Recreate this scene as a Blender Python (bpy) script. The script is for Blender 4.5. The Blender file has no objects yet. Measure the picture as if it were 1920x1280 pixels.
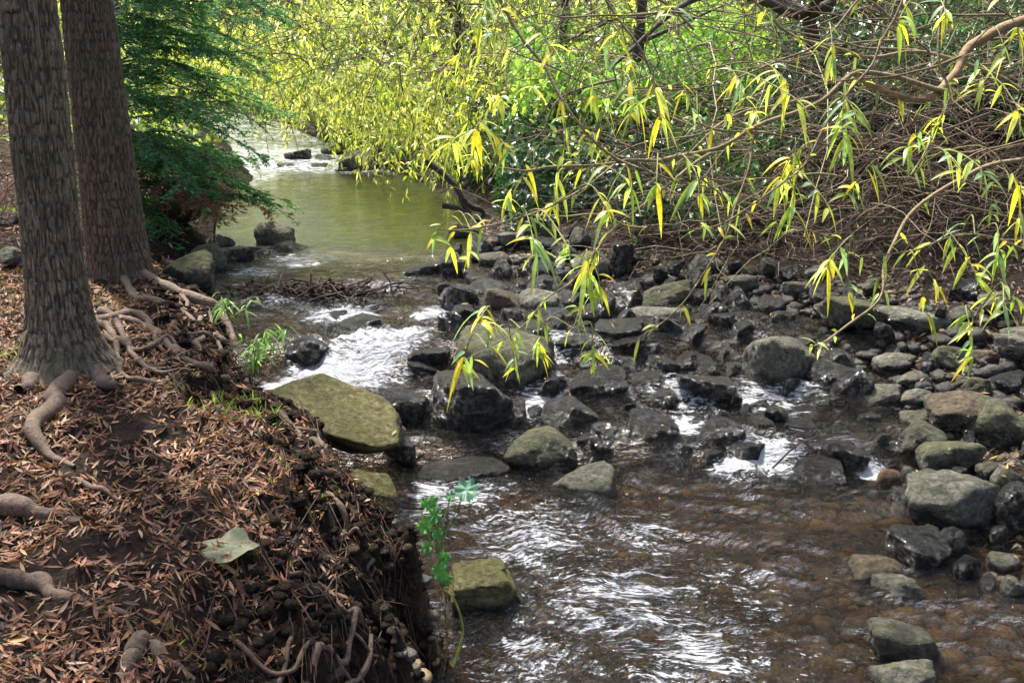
import bpy, bmesh, math, random
import numpy as np
from mathutils import Vector, Matrix
random.seed(7); rng=np.random.default_rng(11)
scene=bpy.context.scene
# ---------------------------------------------------------------- camera
PITCH=math.radians(17); F=1867.0; EYE=np.array([0,0,2.6])
cam=bpy.data.cameras.new("camera"); camo=bpy.data.objects.new("camera",cam)
scene.collection.objects.link(camo); scene.camera=camo
camo.location=EYE; camo.rotation_euler=(math.pi/2-PITCH,0,0)
cam.lens=35; cam.sensor_width=36; cam.clip_end=1500; cam.clip_start=0.05
CP,SP=math.cos(PITCH),math.sin(PITCH)
def ray(u,v):
    a=(u-960)/F; b=(640-v)/F
    return np.array([a,CP+b*SP,-SP+b*CP])
def at(u,v,t): return EYE+ray(u,v)*t
# ---------------------------------------------------------------- noise
def _h(x,y,z):
    n=(x*73856093)^(y*19349663)^(z*83492791)
    n=(n^(n>>13))*1274126177&0xffffffff
    n=(n^(n>>15))*2246822519&0xffffffff
    n^=n>>16
    return (n&0xffff)/32767.5-1
def vn(p):
    i=np.floor(p).astype(np.int64); f=p-i; u=f*f*f*(f*(f*6-15)+10)
    x,y,z=i[...,0],i[...,1],i[...,2]; ux,uy,uz=u[...,0],u[...,1],u[...,2]
    def L(a,b,t): return a+(b-a)*t
    return L(L(L(_h(x,y,z),_h(x+1,y,z),ux),L(_h(x,y+1,z),_h(x+1,y+1,z),ux),uy),
             L(L(_h(x,y,z+1),_h(x+1,y,z+1),ux),L(_h(x,y+1,z+1),_h(x+1,y+1,z+1),ux),uy),uz)
def fbm(p,o=4,g=.5):
    s=0;a=1;t=0
    for k in range(o):
        s=s+a*vn(p*(2.03**k)+k*17.3); t+=a; a*=g
    return s/t
def n2(x,y,s,o=3,off=0): return fbm(np.stack([x*s,y*s,np.full_like(x,off)],-1),o)
def ss(a,b,x):
    t=np.clip((x-a)/(b-a),0,1); return t*t*(3-2*t)
# ---------------------------------------------------------------- terrain
XLy=[-20,0,2.5,3.3,3.9,4.4,5.2,6.3,7.6,8.3,10.3,12.9,16,20,24,29,40,80]
XLx=[ .0,-.58,-.60,-.55,-.52,-.80,-1.43,-1.88,-2.45,-2.95,-3.35,-3.9,-4.2,-5.7,-8.5,-13.0,-24,-50]
XRy=[-20,0,4.3,5.2,6.7,7.6,8.3,9.2,10,12.9,16.5,19.7,22,26,30,40,80]
XRx=[3,2.7,2.55,2.6,2.9,2.6,1.6,.3,-.35,-.6,-2.0,-3.6,-4.9,-7.6,-10.7,-18,-44]
def xl(y): return np.interp(y,XLy,XLx)
def xr(y): return np.interp(y,XRy,XRx)
def W(x,y):
    x=np.asarray(x,float); y=np.asarray(y,float)
    s=y+0.25*n2(x,y,1.3,2,5.)-.15*(x+.5)*(x<-.5)
    return .15*ss(5.75,6.0,s)+.12*ss(6.45,6.65,s)+.18*ss(6.9,7.2,s)+.12*ss(16.5,18,y)+.25*ss(19,24,y)
def H(x,y):
    x=np.asarray(x,float); y=np.asarray(y,float)
    w=W(x,y); nz=n2(x,y,.9,4,1.); n_f=n2(x,y,5.,3,2.)
    dl=(xl(y)-x)*.85+.12*n2(x,y,2.6,3,9.)+.10*n2(x,y,7.,3,19.)
    dr=(x-xr(y))*.8+.12*n2(x,y,1.6,3,3.)
    top=np.interp(y,[0,6,9,14,25],[.92,.9,.78,.8,1.2])
    edge=np.interp(y,[0,2.4,3.6,4.2,5,8,14],[.42,.44,.56,.66,.68,.62,.55])
    led=.07*(n2(x,y,4,3,77.)>.05)*ss(.02,.06,dl)*(1-ss(.3,.5,dl))
    left=np.where(dl>0, edge+(top-edge)*(ss(-.15,.55,dl)-ss(-.15,.55,0))+.07*nz*ss(.1,1,dl)+.05*n_f+.028*n2(x,y,14,2,4.)+led+.03*np.maximum(dl-1,0)+.12*np.maximum(dl-5,0),0)
    toe=ss(-.24,.05,dl)
    bed=w-.10-.06*n_f-.05*nz-.12*ss(9.5,12,y)
    right_h=w+.03+.16*np.clip(dr,0,1.6)+.50*np.clip(dr-1.6,0,9)+.05*n_f+.07*nz+.35*n2(x,y,.5,3,8.)*ss(1.5,4,dr)
    rt=ss(-.45,.25,dr)
    z=bed*(1-rt)+right_h*rt
    lf=np.where(dl>0,left,edge+.05*n_f)+.03*n2(x,y,11,3,55.)
    z=z*(1-toe)+lf*toe
    return z
def surf(x,y): return np.maximum(H(x,y),W(x,y))
def hit(u,v,fn=surf,t0=2.0,t1=45):
    r=ray(u,v); t=np.linspace(t0,t1,6000); P=EYE[None]+r[None]*t[:,None]
    g=fn(P[:,0],P[:,1]); k=np.argmax(P[:,2]<g)
    return P[k] if (P[k,2]<g[k]) else P[-1]
# ---------------------------------------------------------------- mesh helpers
class Acc:
    def __init__(s): s.v=[];s.q=[];s.c=[];s.m=[];s.n=0
    def add(s,v,q,c,m=0):
        v=np.asarray(v,np.float32).reshape(-1,3); q=np.asarray(q,np.int64).reshape(-1,4)
        c=np.broadcast_to(np.asarray(c,np.float32),(len(v),3))
        s.v.append(v);s.q.append(q+s.n);s.c.append(c);s.m.append(np.full(len(q),m,np.int32));s.n+=len(v)
    def build(s,name,mats,smooth=True):
        v=np.concatenate(s.v);q=np.concatenate(s.q);c=np.concatenate(s.c);m=np.concatenate(s.m)
        me=bpy.data.meshes.new(name); me.vertices.add(len(v)); me.vertices.foreach_set("co",v.ravel())
        me.loops.add(q.size); me.loops.foreach_set("vertex_index",q.ravel().astype(np.int32))
        me.polygons.add(len(q)); me.polygons.foreach_set("loop_start",np.arange(0,q.size,4,dtype=np.int32))
        me.polygons.foreach_set("loop_total",np.full(len(q),4,np.int32))
        me.polygons.foreach_set("material_index",m)
        if smooth: me.polygons.foreach_set("use_smooth",np.ones(len(q),bool))
        a=me.color_attributes.new("Col",'FLOAT_COLOR','POINT')
        a.data.foreach_set("color",np.concatenate([c,np.ones((len(c),1),np.float32)],1).ravel())
        for k in (mats if isinstance(mats,(list,tuple)) else [mats]): me.materials.append(k)
        me.update(); me.validate()
        ob=bpy.data.objects.new(name,me); scene.collection.objects.link(ob); return ob
def nrm(a): return a/np.maximum(np.linalg.norm(a,axis=-1,keepdims=True),1e-9)
def leaves(acc,pos,d,up,L,Wd,droop,col,nseg=2,fold=0,m=0,peak=.45):
    pos=np.asarray(pos,float);N=len(pos); d=nrm(np.asarray(d,float)); s=nrm(np.cross(d,up)); nn=np.cross(s,d)
    L=np.broadcast_to(L,(N,));Wd=np.broadcast_to(Wd,(N,));droop=np.broadcast_to(droop,(N,))
    ts=np.linspace(0,1,nseg+1); cols=3 if fold else 2
    V=np.zeros((N,nseg+1,cols,3))
    for i,t in enumerate(ts):
        w=max(.06,math.sin(math.pi*t**(math.log(.5)/math.log(peak)))**.85) if 0<t<1 else .06
        c=pos+d*(L*t)[:,None]; c[:,2]-=droop*L*t*t
        o=s*(Wd*w*.5)[:,None]
        if fold:
            V[:,i,0]=c-o+nn*(Wd*w*fold)[:,None]; V[:,i,1]=c; V[:,i,2]=c+o+nn*(Wd*w*fold)[:,None]
        else: V[:,i,0]=c-o; V[:,i,1]=c+o
    q=[]
    for i in range(nseg):
        for k in range(cols-1):
            a=i*cols+k; q.append([a,a+1,a+cols+1,a+cols])
    q=np.array(q); per=(nseg+1)*cols
    Q=(np.arange(N)*per)[:,None,None]+q[None]
    C=np.repeat(np.broadcast_to(col,(N,3)),per,axis=0)
    acc.add(V,Q,C,m)
def tubes(acc,P,R,col,ns=4,m=0):
    P=np.asarray(P,float)
    if P.ndim==2: P=P[None]
    M,K,_=P.shape; R=np.broadcast_to(R,(M,K))
    T=np.gradient(P,axis=1); T=nrm(T); ref=np.array([.31,.52,.79]); 
    A=nrm(np.cross(T,ref)); B=np.cross(T,A)
    th=np.arange(ns)*2*math.pi/ns
    V=P[:,:,None]+R[:,:,None,None]*(A[:,:,None]*np.cos(th)[None,None,:,None]+B[:,:,None]*np.sin(th)[None,None,:,None])
    i,k=np.meshgrid(np.arange(K-1),np.arange(ns),indexing='ij')
    q=np.stack([i*ns+k,i*ns+(k+1)%ns,(i+1)*ns+(k+1)%ns,(i+1)*ns+k],-1).reshape(-1,4)
    Q=(np.arange(M)*K*ns)[:,None,None]+q[None]
    C=np.repeat(np.broadcast_to(col,(M,3)),K*ns,axis=0)
    acc.add(V,Q,C,m)
def smooth_path(pts,n=24):
    pts=np.array(pts,float); k=len(pts); P=np.vstack([2*pts[0]-pts[1],pts,2*pts[-1]-pts[-2]])
    out=[]
    for t in np.linspace(0,k-1-1e-6,n):
        i=int(t);f=t-i;a,b,c,d=P[i],P[i+1],P[i+2],P[i+3]
        out.append(.5*((2*b)+(-a+c)*f+(2*a-5*b+4*c-d)*f*f+(-a+3*b-3*c+d)*f**3))
    return np.array(out)
def info(o,label=None,cat=None,kind=None,group=None):
    if label:o["label"]=label
    if cat:o["category"]=cat
    if kind:o["kind"]=kind
    if group:o["group"]=group
    return o
def empty(name,loc):
    e=bpy.data.objects.new(name,None); e.location=loc; e.empty_display_size=.2; scene.collection.objects.link(e); return e
def parent(c,p):
    c.parent=p; c.matrix_parent_inverse=Matrix.Translation(-Vector(p.location))
def vary(base,N,amt=.3):
    base=np.array(base,float); return base[None]*(1+amt*(rng.random((N,1))*2-1))*(1+.12*(rng.random((N,3))*2-1))
# ---------------------------------------------------------------- materials
class NT:
    def __init__(s,name):
        s.mat=bpy.data.materials.new(name); s.mat.use_nodes=True; s.t=s.mat.node_tree; s.t.nodes.clear()
        s.out=s.n('ShaderNodeOutputMaterial')
    def n(s,ty,**k):
        nd=s.t.nodes.new(ty)
        for a,b in k.items():
            if a.startswith('i_'):
                key=a[2:]; key=int(key) if key.isdigit() else key.replace('_',' ')
                if isinstance(b,bpy.types.NodeSocket): s.t.links.new(b,nd.inputs[key])
                else: nd.inputs[key].default_value=b
            else: setattr(nd,a,b)
        return nd
    def L(s,a,b): s.t.links.new(a,b)
    def noise(s,vec,scale,detail=4,rough=.6,dist=0):
        return s.n('ShaderNodeTexNoise',i_Vector=vec,i_Scale=scale,i_Detail=detail,i_Roughness=rough,i_Distortion=dist).outputs['Fac']
    def ramp(s,f,stops):
        r=s.n('ShaderNodeValToRGB',i_Fac=f); e=r.color_ramp.elements
        while len(e)<len(stops): e.new(.5)
        for k,(p,c) in enumerate(stops):
            e[k].position=p; e[k].color=(c,c,c,1) if isinstance(c,(int,float)) else (*c,1)
        return r.outputs['Color']
    def mix(s,f,a,b,bt='MIX'):
        m=s.n('ShaderNodeMix',data_type='RGBA',blend_type=bt)
        for idx,val in ((0,f),(6,a),(7,b)):
            if isinstance(val,bpy.types.NodeSocket): s.L(val,m.inputs[idx])
            else: m.inputs[idx].default_value=val if idx==0 else (*val,1)
        return m.outputs[2]
    def math(s,op,a,b=0.):
        m=s.n('ShaderNodeMath',operation=op)
        for idx,val in ((0,a),(1,b)):
            if isinstance(val,bpy.types.NodeSocket): s.L(val,m.inputs[idx])
            else: m.inputs[idx].default_value=val
        return m.outputs[0]
    def bump(s,h,st,dist=.02,norm=None):
        b=s.n('ShaderNodeBump',i_Strength=st,i_Distance=dist,i_Height=h)
        if norm: s.L(norm,b.inputs['Normal'])
        return b.outputs['Normal']
def leafmat(name,trans=.45,rough=.45,spec=.35):
    t=NT(name); c=t.n('ShaderNodeAttribute',attribute_name='Col').outputs['Color']
    geo=t.n('ShaderNodeNewGeometry').outputs['Position']
    f=t.ramp(t.noise(geo,25,3),[(.25,.6),(.75,1.35)]); c2=t.mix(1.,c,f,'MULTIPLY')
    p=t.n('ShaderNodeBsdfPrincipled',i_Base_Color=c2,i_Roughness=rough); p.inputs['Specular IOR Level'].default_value=spec
    tr=t.n('ShaderNodeBsdfTranslucent',i_Color=t.mix(1.,c2,(1.6,1.65,.8),'MULTIPLY'))
    m=t.n('ShaderNodeMixShader',i_0=trans,i_1=p.outputs[0],i_2=tr.outputs[0]); t.L(m.outputs[0],t.out.inputs[0]); return t.mat
M_leaf=leafmat("willow_leaf",.5,.38,.5); M_need=leafmat("conifer_needle",.35,.6,.2); M_dead=leafmat("dead_leaf",.12,.5,.3); M_ivy=leafmat("ivy_leaf",.2,.3,.6)
def woodmat(name,sc=30):
    t=NT(name); c=t.n('ShaderNodeAttribute',attribute_name='Col').outputs['Color']
    geo=t.n('ShaderNodeNewGeometry').outputs['Position']
    n=t.noise(geo,sc,5,.7); f=t.ramp(n,[(.3,.4),(.7,1.5)])
    p=t.n('ShaderNodeBsdfPrincipled',i_Base_Color=t.mix(1.,c,f,'MULTIPLY'),i_Roughness=.8,i_Normal=t.bump(n,.9,.012)); t.L(p.outputs[0],t.out.inputs[0]); return t.mat
M_wood=woodmat("twig_bark"); M_root=woodmat("root_bark",45)
def barkmat(name,c0,c1,c2,speck):
    t=NT(name); co=t.n('ShaderNodeTexCoord').outputs['Object']
    mp=t.n('ShaderNodeMapping',i_Vector=co); mp.inputs['Scale'].default_value=(1,1,.3)
    n=t.noise(mp.outputs[0],75,6,.74,.8); big=t.noise(co,3,3)
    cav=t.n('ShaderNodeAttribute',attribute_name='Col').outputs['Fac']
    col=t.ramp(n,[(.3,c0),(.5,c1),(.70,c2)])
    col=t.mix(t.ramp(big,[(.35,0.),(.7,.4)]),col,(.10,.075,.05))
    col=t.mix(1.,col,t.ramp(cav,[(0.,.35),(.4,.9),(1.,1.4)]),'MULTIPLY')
    sp=t.noise(co,60,2,.5); col=t.mix(t.ramp(sp,[(.66,0.),(.70,speck)]),col,(.42,.42,.37))
    gr=t.noise(co,2.2,4); col=t.mix(t.ramp(gr,[(.50,0.),(.66,.5)]),col,(.10,.10,.045))
    p=t.n('ShaderNodeBsdfPrincipled',i_Base_Color=col,i_Roughness=.85,i_Normal=t.bump(n,1.,.014)); t.L(p.outputs[0],t.out.inputs[0]); return t.mat
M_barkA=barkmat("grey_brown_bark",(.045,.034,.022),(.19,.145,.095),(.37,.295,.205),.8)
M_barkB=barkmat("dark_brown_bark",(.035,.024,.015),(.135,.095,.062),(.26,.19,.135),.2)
def rockmat(name,base,alt,moss,mossamt,wet,wr=.2):
    t=NT(name); tc=t.n('ShaderNodeTexCoord'); gen=tc.outputs['Generated']
    oi=t.n('ShaderNodeObjectInfo'); rnd=oi.outputs['Random']
    geo=t.n('ShaderNodeNewGeometry')
    wp=geo.outputs['Position']
    n1=t.noise(wp,5,6,.65,.5); n2_=t.noise(wp,30,7,.74); n3=t.noise(wp,170,3,.7)
    col=t.mix(t.ramp(n1,[(.35,0.),(.65,1.)]),base,alt)
    col=t.mix(1.,col,t.ramp(n2_,[(.30,.2),(.5,.9),(.72,2.2)]),'MULTIPLY')
    col=t.mix(1.,col,t.ramp(rnd,[(0.,.5),(1.,1.4)]),'MULTIPLY')
    sp=t.ramp(n3,[(.62,0.),(.7,.5)]); col=t.mix(sp,col,(.28,.28,.24))
    sep=t.n('ShaderNodeSeparateXYZ',i_0=geo.outputs['Normal']).outputs[2]
    mm=t.math('MULTIPLY',t.ramp(sep,[(.25,0.),(.75,1.)]),t.ramp(t.noise(wp,9,6,.75),[(.42,0.),(.60,mossamt)]))
    col=t.mix(mm,col,moss)
    gz=t.n('ShaderNodeSeparateXYZ',i_0=gen).outputs[2]
    jz=t.math('ADD',gz,t.math('MULTIPLY',t.math('SUBTRACT',n1,.5),.8))
    wetm=t.ramp(jz,[(.42,1.),(.60,wet)]) 
    col=t.mix(t.math('MULTIPLY',wetm,.88),col,(.004,.004,.004))
    ro=t.n('ShaderNodeMapRange',i_0=wetm); ro.inputs[3].default_value=.8; ro.inputs[4].default_value=wr
    h=t.math('ADD',t.math('MULTIPLY',n2_,.8),t.math('MULTIPLY',n3,.2))
    p=t.n('ShaderNodeBsdfPrincipled',i_Base_Color=col,i_Roughness=ro.outputs[0],i_Normal=t.bump(h,1.,.035)); p.inputs['Specular IOR Level'].default_value=.2
    patch=t.ramp(t.noise(wp,18,5,.7),[(.47,.05),(.55,1.)])
    t.L(t.math('MULTIPLY',wetm,patch),p.inputs['Coat Weight']); p.inputs['Coat Roughness'].default_value=.12; p.inputs['Coat IOR'].default_value=2.1
    t.L(t.bump(n2_,1.,.09),p.inputs['Coat Normal'])
    t.L(p.outputs[0],t.out.inputs[0]); return t.mat
RM={'grey':rockmat("grey_stone",(.15,.145,.12),(.23,.22,.175),(.12,.125,.045),.4,.25,.35),
    'moss':rockmat("mossy_stone",(.11,.11,.08),(.18,.17,.115),(.13,.145,.035),.7,.25,.35),
    'wet':rockmat("wet_stone",(.11,.11,.10),(.16,.15,.12),(.09,.10,.03),.3,.95,.3),
    'brown':rockmat("brown_stone",(.15,.115,.075),(.12,.095,.07),(.12,.12,.035),.2,.3,.35),
    'olive':rockmat("olive_stone",(.21,.185,.09),(.16,.14,.07),(.14,.145,.04),.6,.0,.4),
    'orange':rockmat("orange_stone",(.34,.17,.055),(.18,.11,.06),(.09,.09,.03),.1,.6)}
DESC={'grey':"dry grey boulder speckled with lichen",'moss':"grey boulder with green moss on top",'wet':"dark wet stone in flowing water",
      'brown':"smooth brown stone beside the stream",'olive':"olive lichen-covered slab of rock",'orange':"rounded orange-brown stone in a small cascade"}
t=NT("forest_ground"); c=t.n('ShaderNodeAttribute',attribute_name='Col').outputs['Color']
wp=t.n('ShaderNodeNewGeometry').outputs['Position']
a=t.noise(wp,6,6,.7); b=t.noise(wp,45,5,.75); vo=t.n('ShaderNodeTexVoronoi',i_Vector=wp,i_Scale=30.)
col=t.mix(1.,c,t.ramp(a,[(.3,.5),(.7,1.5)]),'MULTIPLY'); col=t.mix(1.,col,t.ramp(b,[(.28,.3),(.5,.9),(.75,1.9)]),'MULTIPLY')
p=t.n('ShaderNodeBsdfPrincipled',i_Base_Color=col,i_Roughness=.9,i_Normal=t.bump(t.math('ADD',b,t.math('MULTIPLY',vo.outputs['Distance'],.6)),1.,.06)); p.inputs['Specular IOR Level'].default_value=.2; t.L(p.outputs[0],t.out.inputs[0]); M_ground=t.mat
# water : Col.r = white water plus painted sky glints, Col.g = turbidity (green pool)
t=NT("stream_water"); at_=t.n('ShaderNodeAttribute',attribute_name='Col'); sp=t.n('ShaderNodeSeparateColor',i_Color=at_.outputs['Color'])
foam_glint,turb=sp.outputs[0],sp.outputs[1]
wp=t.n('ShaderNodeNewGeometry').outputs['Position']
wn=t.n('ShaderNodeTexNoise',i_Vector=wp,i_Scale=1.5,i_Detail=2.)
warp=t.n('ShaderNodeVectorMath',operation='MULTIPLY_ADD',i_0=wn.outputs['Color'],i_1=(.55,.55,0),i_2=wp)
mp=t.n('ShaderNodeMapping',i_Vector=warp.outputs[0]); mp.inputs['Rotation'].default_value=(0,0,math.radians(26)); mp.inputs['Scale'].default_value=(.32,1.,1.)
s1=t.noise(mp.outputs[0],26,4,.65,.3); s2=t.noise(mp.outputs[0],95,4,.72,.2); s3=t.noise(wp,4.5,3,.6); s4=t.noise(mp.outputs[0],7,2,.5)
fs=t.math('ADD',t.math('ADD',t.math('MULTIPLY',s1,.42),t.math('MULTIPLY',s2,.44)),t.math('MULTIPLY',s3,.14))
thr=t.math('SUBTRACT',.735,t.math('MULTIPLY',foam_glint,.40))
fm=t.math('MULTIPLY',t.math('SUBTRACT',fs,thr),20.); fm=t.n('ShaderNodeClamp',i_0=fm).outputs[0]  # sharp white streaks; on the lower pool they paint sky glints
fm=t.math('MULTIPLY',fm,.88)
h=t.math('ADD',t.math('MULTIPLY',s1,.85),t.math('ADD',t.math('MULTIPLY',s2,.20),t.math('MULTIPLY',s4,1.2)))
bst=t.n('ShaderNodeMapRange',i_0=turb); bst.inputs[3].default_value=1.; bst.inputs[4].default_value=.11
bn=t.n('ShaderNodeBump',i_Strength=bst.outputs[0],i_Distance=.085,i_Height=h).outputs[0]
fr=t.n('ShaderNodeFresnel',i_IOR=1.65,i_Normal=bn)
gl=t.n('ShaderNodeBsdfGlossy',i_Color=(1,.98,.94,1),i_Roughness=.015,i_Normal=bn)
tr=t.n('ShaderNodeBsdfTransparent',i_Color=t.mix(turb,(.80,.68,.50),(.50,.56,.28)))
df=t.n('ShaderNodeBsdfDiffuse',i_Color=t.mix(turb,(.045,.034,.018),(.07,.082,.028)),i_Normal=bn)
tm=t.n('ShaderNodeMapRange',i_0=turb); tm.inputs[3].default_value=.08; tm.inputs[4].default_value=.36
body=t.n('ShaderNodeMixShader',i_0=tm.outputs[0],i_1=tr.outputs[0],i_2=df.outputs[0])
w=t.n('ShaderNodeMixShader',i_0=fr.outputs[0],i_1=body.outputs[0],i_2=gl.outputs[0])
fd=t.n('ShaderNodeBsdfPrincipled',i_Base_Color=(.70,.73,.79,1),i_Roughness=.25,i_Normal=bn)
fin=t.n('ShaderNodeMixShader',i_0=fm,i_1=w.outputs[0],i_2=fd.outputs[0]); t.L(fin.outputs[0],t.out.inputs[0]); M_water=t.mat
# ---------------------------------------------------------------- grid sheets
def grid(xs,ys,zf,cf,name,mat):
    X,Y=np.meshgrid(xs,ys); Z=zf(X,Y); C=cf(X,Y,Z); nx,ny=len(xs),len(ys)
    i,j=np.meshgrid(np.arange(nx-1),np.arange(ny-1)); a=j*nx+i
    q=np.stack([a,a+1,a+nx+1,a+nx],-1).reshape(-1,4)
    ac=Acc(); ac.add(np.stack([X,Y,Z],-1),q,C.reshape(-1,3)); return ac.build(name,mat)
def steps(*segs):
    o=[]
    for a,b,s in segs: o+=list(np.arange(a,b-1e-6,s))
    o.append(segs[-1][1]); return np.array(o)
gx=steps((-300,-60,40),(-60,-12,2),(-12,-4,.2),(-4,-2.2,.05),(-2.2,.2,.022),(.2,4.2,.045),(4.2,12,.2),(12,60,2.5),(60,300,40))
gy=steps((-200,-20,30),(-20,1.5,.6),(1.5,7.,.025),(7,9,.04),(9,16,.09),(16,40,.35),(40,100,6),(100,400,50))
def gcol(X,Y,Z):
    w=W(X,Y); dl=(xl(Y)-X); dr=X-xr(Y); C=np.zeros(X.shape+(3,))
    def put(m,c): C[:]=C*(1-m[...,None])+np.array(c)*m[...,None]
    put(np.ones_like(X),(.18,.12,.062)); put(ss(9,11,Y),(.09,.10,.04))
    put(ss(-.35,.35,dr),(.06,.044,.034)); put(ss(1.5,4,dr),(.024,.022,.014))
    put(ss(-.3,-.05,dl),(.030,.019,.012)); put(ss(.1,.6,dl),(.050,.032,.023))
    put(ss(.62,.7,n2(X,Y,1.2,3,31.)*.5+.5)*ss(.3,.8,dl),(.05,.06,.02))
    return C
ground=grid(gx,gy,H,gcol,"ground",M_ground); info(ground,kind="structure",label="leaf-strewn earth banks and stony stream bed",cat="ground")
FOAM_GLINTS=[(hit(700,660),.50,.82),(hit(620,700),.45,.86),(hit(540,730),.35,.86),(hit(760,630),.35,.76),(hit(1010,770),.22,.88),(hit(1440,870),.28,.85),(hit(1380,890),.25,.76),
      (hit(1640,890),.15,.92),(hit(1410,745),.2,.76),(hit(850,930),.45,.68),(hit(1285,800),.18,.84),(hit(1050,640),.3,.68),(hit(640,590),.5,.72),(hit(1000,1000),.6,.63),(hit(1150,1130),.7,.60),(hit(1400,1100),.5,.55),(hit(1300,1230),.7,.59),(hit(1000,1230),.5,.58),(hit(1270,720),.5,.66),(hit(1560,1240),.4,.55),(hit(1000,700),.4,.64),(hit(1450,740),.5,.64),(hit(560,490),.5,.66),(hit(480,510),.4,.64),(hit(700,540),.6,.62),(hit(820,590),.4,.68),(hit(1200,1010),.5,.56),(hit(520,560),.4,.62)]  # cascade spots are white water; lower-pool and pool-exit spots paint sky reflections
def wz(X,Y):
    w=W(X,Y); low=1-ss(8,10,Y); c,s=math.cos(-.55),math.sin(-.55)
    wx=.3*n2(X,Y,1.1,2,41.)
    a=(X+wx)*c+(Y+wx)*s; b=-(X+wx)*s+(Y+wx)*c
    k=fbm(np.stack([a*1.8,b*5.5,np.full_like(a,3.)],-1),3)
    k2=1-2*abs(fbm(np.stack([a*3.5,b*12,np.full_like(a,7.)],-1),2))
    drop=np.zeros_like(X)
    for P,r,f in FOAM_GLINTS[:8]: drop+=f*np.exp(-((X-P[0])**2+(Y-P[1])**2)/(r*r))
    rr=1-abs(fbm(np.stack([X*9,Y*3.2,np.full_like(X,3.)],-1),2))*2
    return w+low*(.042*k+.016*k2)+.06*np.clip(drop,0,1)*(n2(X,Y,6,3,12.)+.5*rr-.2)+.004*n2(X,Y*2.2,5,2,5.)
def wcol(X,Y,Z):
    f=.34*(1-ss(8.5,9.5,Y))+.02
    for P,r,k in FOAM_GLINTS: f=np.maximum(f,k*np.exp(-((X-P[0])**2+(Y-P[1])**2)/(r*r)*.8))
    f=f*(1-.5*ss(1.0,2.0,X)*(1-ss(5.3,5.8,Y))); f=np.maximum(f,.66*ss(15.5,17,Y)*(1-ss(19,21,Y))); f=np.maximum(f,.60*ss(12,16,Y)*ss(-3.0,-4.0,X))  # last term paints a pale sky reflection on the far left water
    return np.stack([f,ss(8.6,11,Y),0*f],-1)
wx_=steps((-60,-12,2),(-12,-5,.1),(-5,-3.,.05),(-3.,3.4,.022),(3.4,3.9,.1)); wy_=steps((-8,2,.3),(2,9.2,.022),(9.2,17,.05),(17,40,.25),(40,70,2))
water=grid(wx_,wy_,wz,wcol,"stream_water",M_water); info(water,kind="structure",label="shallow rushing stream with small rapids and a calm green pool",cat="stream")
# ---------------------------------------------------------------- rocks
ROCKV={}
def rockmesh(seed,kind):
    key=(seed,kind)
    if key in ROCKV: return ROCKV[key]
    r=np.random.default_rng(seed*13+5)
    bm=bmesh.new(); bmesh.ops.create_icosphere(bm,subdivisions=5,radius=1); P=np.array([v.co[:] for v in bm.verts])
    K=int(r.integers(8,14)); N=nrm(r.normal(size=(K,3))); D=r.uniform(.64,.95,K)
    N=np.vstack([N,[[0,0,1],[0,0,-1],[1,0,0],[-1,0,0],[0,1,0],[0,-1,0]]]); D=np.concatenate([D,r.uniform(.88,1.1,6)])
    q=r.choice([6,8,12,18]) if kind!='orange' else 4; s=(np.maximum(P@N.T,0)/D)**q; R=s.sum(1)**(-1/q)
    P=P*R[:,None]; 
    P=P*(1+.14*fbm(P*1.2+seed*3.1,3)[:,None]+.06*fbm(P*3.5+seed,3)[:,None]+.024*fbm(P*10+seed,3)[:,None])
    P/=np.abs(P).max(0)
    for v,c in zip(bm.verts,P): v.co=c
    for f in bm.faces: f.smooth=True
    me=bpy.data.meshes.new("rock"); bm.to_mesh(me); bm.free(); me.materials.append(RM[kind]); ROCKV[key]=me; return me
rocks=[]
def put_rock(x,y,zb,w,d,h,kind,seed,rz,tx=0,ty=0,name="rock",label=None,group="stones along the stream"):
    o=bpy.data.objects.new(name,rockmesh(seed,kind)); o.scale=(w/2,d/2,h/2); o.rotation_euler=(tx,ty,rz); o.location=(x,y,zb+h*.5)
    scene.collection.objects.link(o); info(o,label or DESC[kind],"rock",group=group); rocks.append((x,y,max(w,d)/2)); return o
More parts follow.
